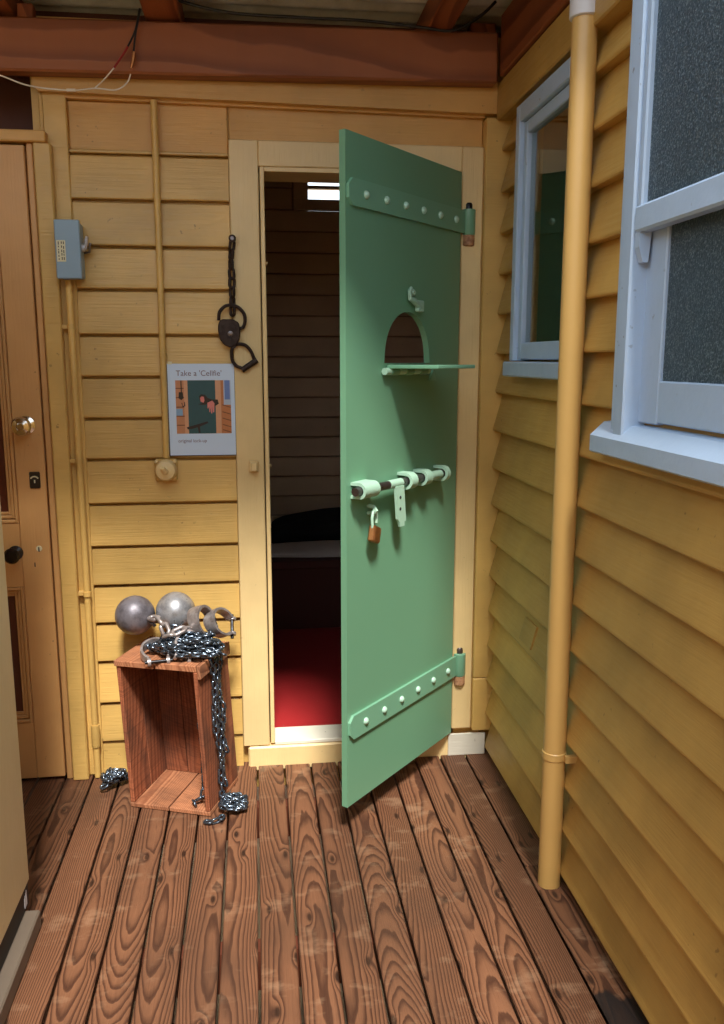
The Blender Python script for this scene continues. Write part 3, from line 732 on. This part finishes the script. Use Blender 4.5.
def chain(label, pts, me, pitch, loc=None, roll=0, jit=.0, name='chain'):
    path = catmull(pts); loc = Vector(loc or path[-1])
    t = thing(name, label, 'chain', loc)
    acc = 0; nxt = pitch / 2; i = 0; rng = random.Random(len(pts) * 31 + int(abs(path[0].x) * 1000))
    for a, b in zip(path, path[1:]):
        seg = (b - a).length
        while seg > 1e-9 and acc + seg >= nxt:
            p = a.lerp(b, (nxt - acc) / seg); d = (b - a).normalized()
            q = d.to_track_quat('X', 'Z'); tw = roll + (math.pi / 2 if i % 2 else 0) + rng.uniform(-jit, jit)
            o = bpy.data.objects.new('link', me); C.objects.link(o); o.parent = t
            o.rotation_mode = 'QUATERNION'; o.rotation_quaternion = q @ Matrix.Rotation(tw, 3, 'X').to_quaternion()
            o.location = p - loc; nxt += pitch; i += 1
        acc += seg
    return t
LK = link_mesh('link_small', .034, .023, .0043, 'chain', 14, 6)
LKr = link_mesh('link_large', .056, .036, .0065, 'rusty', 18, 7)
LKw = link_mesh('link_wall', .040, .026, .0050, 'darkiron')

# chain, old lock and cuff hanging on the door frame
hk = thing('wall_hook', 'round-headed iron spike holding the hanging chain', 'hook', (-.060, -.036, 1.80))
tube('spike', [(-.060, -.034, 1.803), (-.060, -.062, 1.805)], .005, 'darkiron', hk, 10)
lathe('spike_head', [(.004, -.060), (.012, -.062), (.012, -.068), (.006, -.073)], (-.060, 0, 1.805), 'y', 'steel', hk, 14)
chain('dark iron chain hanging from the spike beside the cell door', [(-.060, -.050, 1.800), (-.066, -.049, 1.74), (-.065, -.048, 1.68), (-.066, -.048, 1.572)], LKw, .029, (-.062, -.05, 1.56), R(45))
ol = thing('iron_padlock', 'old dark heart-shaped iron padlock on the hanging chain', 'padlock', (-.072, -.045, 1.468))
shp = [(-.020, 1.556), (.012, 1.556), (.030, 1.545), (.034, 1.520), (.032, 1.495), (.020, 1.474), (.0, 1.466), (-.018, 1.474), (-.032, 1.492), (-.037, 1.520), (-.036, 1.540), (-.030, 1.552)]
bm = bmesh.new(); bm_prism(bm, shp, -.066, -.040, lambda u, v, t: (u - .076, t, v)); bmesh.ops.bevel(bm, geom=bm.edges[:], offset=.003, segments=1, affect='EDGES')
finish('lock_body', bm, M['darkiron'], ol, False, base(ol))
sh = [(-.110, -.052, 1.552), (-.107, -.052, 1.578), (-.090, -.052, 1.596), (-.070, -.052, 1.600), (-.048, -.052, 1.594), (-.030, -.052, 1.575), (-.026, -.052, 1.552), (-.034, -.052, 1.530), (-.050, -.052, 1.528)]
tube('shackle', catmull(sh, 5), .0055, 'darkiron', ol, 8)
lathe('keyhole_cover', [(.009, -.066), (.008, -.070), (.001, -.071)], (-.074, 0, 1.510), 'y', 'steel', ol, 12)
box('keyhole', -.0755, -.0725, -.0722, -.0706, 1.490, 1.505, 'ink', ol, 0)
hc = thing('handcuff', 'single dark iron handcuff ring dangling under the old padlock', 'handcuff', (-.035, -.045, 1.392))
cc = [(-.066, 1.472), (-.072, 1.452), (-.070, 1.425), (-.058, 1.408), (-.044, 1.402), (-.034, 1.398)]
tube('cuff_arm', catmull([(u, -.050, v) for u, v in cc], 5), .0055, 'darkiron', hc, 8)
tube('cuff_arm', catmull([(u, -.050, v) for u, v in [(-.066, 1.472), (-.048, 1.478), (-.026, 1.473), (-.010, 1.455), (-.002, 1.436), (.003, 1.424)]], 5), .0055, 'darkiron', hc, 8)
tube('lock_barrel', [(-.040, -.050, 1.394), (.010, -.050, 1.427)], .0095, 'darkiron', hc, 12)
lathe('hinge_knob', [(.009, -.060), (.009, -.040)], (-.066, 0, 1.472), 'y', 'darkiron', hc, 12)

# ---- crate (racked slightly to the left)
CA = R(-20); CL = Vector((-.428, -.272, 0)); CWd, CDp, CH = .275, .245, .495; SH = .058
cr = thing('crate', 'old open-fronted wooden fruit crate standing on end by the wall', 'crate', CL + Vector((0, 0, .001)), CA)
def cbox(name, u0, u1, v0, v1, z0, z1, mat='crate', jx=.0):
    cx, cy, cz = (u0 + u1) / 2, (v0 + v1) / 2, (z0 + z1) / 2
    bm = bmesh.new(); bm_box(bm, u0 - cx, u1 - cx, v0 - cy, v1 - cy, z0 - cz, z1 - cz, .0015)
    for v in bm.verts: v.co.x -= SH * v.co.z
    o = finish(name, bm, M[mat], cr); o.location = (cx - SH * cz, cy, cz); return o
T = .014
cbox('bottom_plank', 0, .132, 0, CDp, 0, T, 'crateflat'); cbox('bottom_plank', .136, CWd, .0, CDp, 0, T, 'crateflat')
cbox('side_plank', 0, T, .002, .118, T + .001, CH - .019); cbox('side_plank', 0, T, .122, CDp, T + .001, CH - .019)
cbox('side_plank', CWd - T, CWd, .0, .128, T + .001, CH - .019); cbox('side_plank', CWd - T, CWd, .134, CDp, T + .001, CH - .019)
for k in range(3):
    a = T + .001 + k * (CWd - 2 * T) / 3; cbox('back_plank', a, a + (CWd - 2 * T) / 3 - .003, CDp - .012, CDp, T + .001, CH - .019)
cbox('top_plank', -.004, .130, -.004, CDp, CH - .018, CH, 'crateflat'); cbox('top_plank', .134, CWd - .003, .0, CDp, CH - .018, CH + .002, 'crateflat')
cbox('cleat', CWd + .0005, CWd + .011, -.002, .10, CH - .040, CH + .003, 'crateflat'); cbox('cleat', CWd + .0005, CWd + .011, .16, CDp, CH - .040, CH + .003, 'crateflat')
def cw_(u, v, z):   # crate-local point to world (following the racked sides)
    return CL + Matrix.Rotation(CA, 3, 'Z') @ Vector((u - SH * z, v, z))

# ---- cannonballs with iron collars
for nm, px, py, pz, mt, lab in (('iron_ball', -.408, -.118, .598, 'ball', 'dark iron ball on the left of the crate top'), ('iron_ball', -.277, -.110, .604, 'ball2', 'shinier grey iron ball on the crate beside the shackles')):
    bl = thing(nm, lab, 'iron ball', (px, py, pz - .063), group='iron balls on the crate')
    bm = bmesh.new(); bmesh.ops.create_uvsphere(bm, u_segments=40, v_segments=24, radius=.065)
    o = finish('ball', bm, M[mt], bl, 'all'); o.location = (0, 0, .063)
    bm = bmesh.new(); bm_tube(bm, [(.050, -.052, .060), (.062, -.062, .052), (.070, -.058, .042)], .006, 8); finish('eye', bm, M[mt], bl, True)

# ---- leg irons on the crate
def cuff(label, loc, rot, rad=.042, wd=.034, th=.009, span=285, mat='rusty'):
    t = thing('leg_iron', label, 'shackle', loc, group='leg irons on the crate'); t.rotation_euler = rot; t['local'] = 1
    bm = bmesh.new(); n = 26; prev = None
    for k in range(n + 1):
        a = R(-span / 2 + span * k / n); d = Vector((math.cos(a), math.sin(a) * .86, 0)); w_ = wd * (1 - .35 * abs(k / n - .5) * 2)
        q = [bm.verts.new(d * (rad + s * th / 2) + Vector((0, 0, h * w_ / 2))) for s, h in ((-1, -1), (1, -1), (1.25, 0), (1, 1), (-1, 1))]
        if prev:
            for j in range(5): bm.faces.new((prev[j], prev[(j + 1) % 5], q[(j + 1) % 5], q[j]))
        else: bm.faces.new(q)
        prev = q
    bm.faces.new(prev[::-1]); finish('band', bm, M[mat], t, True)
    for s in (-1, 1):
        a = R(s * span / 2); c_ = Vector((math.cos(a) * rad - .012, math.sin(a) * rad * .86, 0))
        bm = bmesh.new(); bm_lathe(bm, [(.006, -.005), (.013, -.005), (.0135, 0), (.013, .005), (.006, .005)], c_, 'y', 14); finish('lug', bm, M[mat], t, True)
    bm = bmesh.new(); a = R(span / 2); bm_tube(bm, [(math.cos(a) * rad - .012, -.042, 0), (math.cos(a) * rad - .012, .042, 0)], .0055, 10); finish('pin', bm, M['iron'], t, True)
    del t['local']
    return t
TZ = CH + .002
def aim(ax, spin): return (Vector(ax).to_track_quat('Z', 'Y') @ Matrix.Rotation(R(spin), 3, 'Z').to_quaternion()).to_euler()
cuff('upright grey leg iron leaning near the crate top right', (-.183, -.205, TZ + .098), aim((.80, -.50, .30), 120), .050, .046)
cuff('rearmost grey leg iron at the right end of the crate top', (-.128, -.175, TZ + .082), aim((.72, -.55, .45), 150), .050, .046)
cuff('grey leg iron lying flat at the front of the crate top', (-.325, -.262, TZ + .022), aim((.05, -.25, 1), 90), .055, .034)
cuff('grey leg iron half buried in the chain on the crate', (-.232, -.275, TZ + .045), aim((.35, -.75, .55), 60), .042, .032)
# large worn links looping over the chain heap
chain('large worn grey iron links looping across the chain heap', [(-.352, -.165, TZ + .105), (-.325, -.20, TZ + .108), (-.302, -.235, TZ + .090), (-.288, -.262, TZ + .068), (-.268, -.270, TZ + .082), (-.245, -.262, TZ + .090), (-.225, -.240, TZ + .075)], LKr, .038, (-.29, -.24, TZ), R(30), .4)
# dark chain heaped on the crate
rg = random.Random(11); pts = []
for k in range(46):
    a = k * 2.3 + rg.uniform(-.5, .5); q = math.sqrt(rg.uniform(.02, 1.0))
    z = TZ + .012 + (1 - q * q) * .088 * rg.uniform(.35, 1.1) + rg.uniform(0, .012)
    u, v = .148 + math.cos(a) * q * .124, .090 + math.sin(a) * q * .078
    p = cw_(u + SH * z, v, 0); pts.append((p.x, p.y, z))
chain('dark steel chain heaped on top of the wooden crate', pts, LK, .0250, (-.27, -.25, TZ), .6, .8)
# strands falling down the right side of the crate
for i, (v0, dz, lab) in enumerate(((.070, .52, 'dark chain strand nearest the crate front, hanging down its right side'), (.096, .44, 'middle dark chain strand hanging down the right side of the crate'), (.122, .34, 'short rear strand of dark chain over the crate right edge'))):
    a = cw_(CWd - .08, v0 - .01, TZ + .02); b = cw_(CWd - .02, v0, TZ + .014); c = cw_(CWd + .016 + .004 * i, v0 + .002, TZ - .004)
    zend = .5 - dz if dz < .5 else .03
    P_ = [a, b, c]
    for k in range(1, 7):
        z = (TZ - .03) * (1 - k / 6) + zend * k / 6
        q = cw_(CWd + .016, v0 + .006 * k / 6 + .004 * math.sin(k * 1.7 + i), z); P_.append(q + Vector((.004 * math.sin(k * 2 + i), 0, 0)))
    chain(lab, P_, LK, .0250, P_[-1], .3 * i, .35)
def heap(label, c, rx, ry, h, n, seed):
    rg = random.Random(seed); pts = []
    for k in range(n):
        a = k * 2.2 + rg.uniform(-.6, .6); q = math.sqrt(rg.uniform(.05, 1))
        pts.append((c[0] + math.cos(a) * q * rx, c[1] + math.sin(a) * q * ry, .012 + (1 - q) * h + rg.uniform(0, .012)))
    return chain(label, pts, LK, .0250, (c[0], c[1], 0), .7, .9)
heap('tangled dark chain pile on the deck at the crate right foot', (-.100, -.325), .056, .046, .038, 18, 2)
heap('tangled dark chain pile on the deck left of the crate', (-.500, -.130), .058, .062, .050, 24, 9)
chain('short loose end of dark chain lying in front of the crate', [(-.185, -.405, .008), (-.165, -.412, .009), (-.140, -.402, .009), (-.128, -.375, .010)], LK, .0250, (-.16, -.40, 0), .3, .3)
ip_ = [cw_(CWd - .034, .06, .26), cw_(CWd - .030, .058, .20), cw_(CWd - .032, .055, .14), cw_(CWd - .034, .05, .09), cw_(CWd - .04, .04, .045), cw_(CWd - .065, .03, .028), cw_(CWd - .05, .012, .026)]
chain('dark chain hanging inside the crate down to its floor', [cw_(CWd - .03, .062, .44), cw_(CWd - .032, .061, .35)] + ip_, LK, .0250, ip_[-1], .5, .4)

# ---- downpipe
dp = thing('downpipe', 'yellow painted round downpipe with pale plastic collar on the side wall', 'pipe', (.779, -.834, -.1))
tube('pipe', [(.779, -.834, -.12), (.779, -.834, 1.0), (.779, -.832, 2.22)], .030, 'pvc', dp, 28)
lathe('collar', [(.0325, 2.205), (.0365, 2.208), (.0365, 2.275), (.033, 2.28), (.033, 2.51)], (.779, -.832, 0), 'z', 'pvcw', dp, 28)
lathe('strap', [(.0305, .372), (.0325, .374), (.0325, .392), (.0305, .394)], (.779, -.834, 0), 'z', 'pvc', dp, 28)
box('strap_tab', .797, .832, -.874, -.860, .372, .392, 'pvc', dp, .001)

# ---- loose wires under the roof
ww = thing('loose_wires', 'joined white, red and black wires drooping below the roof beam', 'wire', (-.45, -.15, 2.2))
tube('white_wire', catmull([(-.80, -.15, 2.262), (-.709, -.15, 2.235), (-.627, -.15, 2.209), (-.515, -.15, 2.201), (-.444, -.15, 2.209), (-.385, -.15, 2.207), (-.352, -.15, 2.228), (-.341, -.15, 2.252)], 6), .0022, 'wirew', ww, 8)
tube('white_wire', catmull([(-.444, -.151, 2.210), (-.415, -.153, 2.235), (-.387, -.153, 2.266)], 6), .002, 'wirew', ww, 8)
tube('red_wire', catmull([(-.387, -.153, 2.266), (-.362, -.153, 2.30), (-.345, -.153, 2.325)], 5), .003, 'wirer', ww, 8)
tube('black_wire', catmull([(-.345, -.153, 2.325), (-.322, -.152, 2.37), (-.307, -.150, 2.43)], 5), .0028, 'wireb', ww, 8)
tube('black_wire', catmull([(-.329, -.150, 2.315), (-.322, -.150, 2.36), (-.305, -.150, 2.43)], 5), .0028, 'wireb', ww, 8)
tube('connector', [(-.338, -.150, 2.268), (-.332, -.150, 2.288), (-.328, -.150, 2.312)], [.004, .006, .006], 'brass', ww, 10)
tube('wire_joint', [(-.525, -.15, 2.2015), (-.50, -.15, 2.202)], .0042, 'wirew', ww, 8)
tube('black_cable', [(0, 0, 0), (0, 0, .001)], .001, 'wireb', ww, 3) if False else None
bc = tube('black_cable', catmull([(-.25, -.16, 2.48), (-.191, -.16, 2.452), (-.048, -.16, 2.427), (.157, -.16, 2.423), (.343, -.16, 2.423), (.519, -.16, 2.412), (.62, -.16, 2.408), (.70, -.16, 2.45), (.749, -.16, 2.494)], 6), .0045, 'wireb', None, 8)
tag(bc, 'black cable sagging below the corrugated roof', 'cable')

def under(child, part):      # make a child of a thing a sub-part of one of its parts
    child.parent = part; child.location = child.location - part.location
def kids(root, name): return [c for c in root.children if c.name.split('.')[0] == name]
for root, a, b in ((sb, 'label', 'lid'), (sb, 'label_print', 'lid'), (sb, 'lever', 'lever_pivot'), (rs, 'toggle', 'switch_cap'), (ol, 'keyhole_cover', 'lock_body'), (ol, 'keyhole', 'lock_body'), (ds, 'block_foot', 'block'), (hk, 'spike_head', 'spike'), (d1, 'indicator_mark', 'indicator_plate'), (dp, 'strap_tab', 'strap')):
    for k in kids(root, a): under(k, kids(root, b)[0])
for o in bpy.data.objects:
    if 'local' in o.keys(): del o['local']
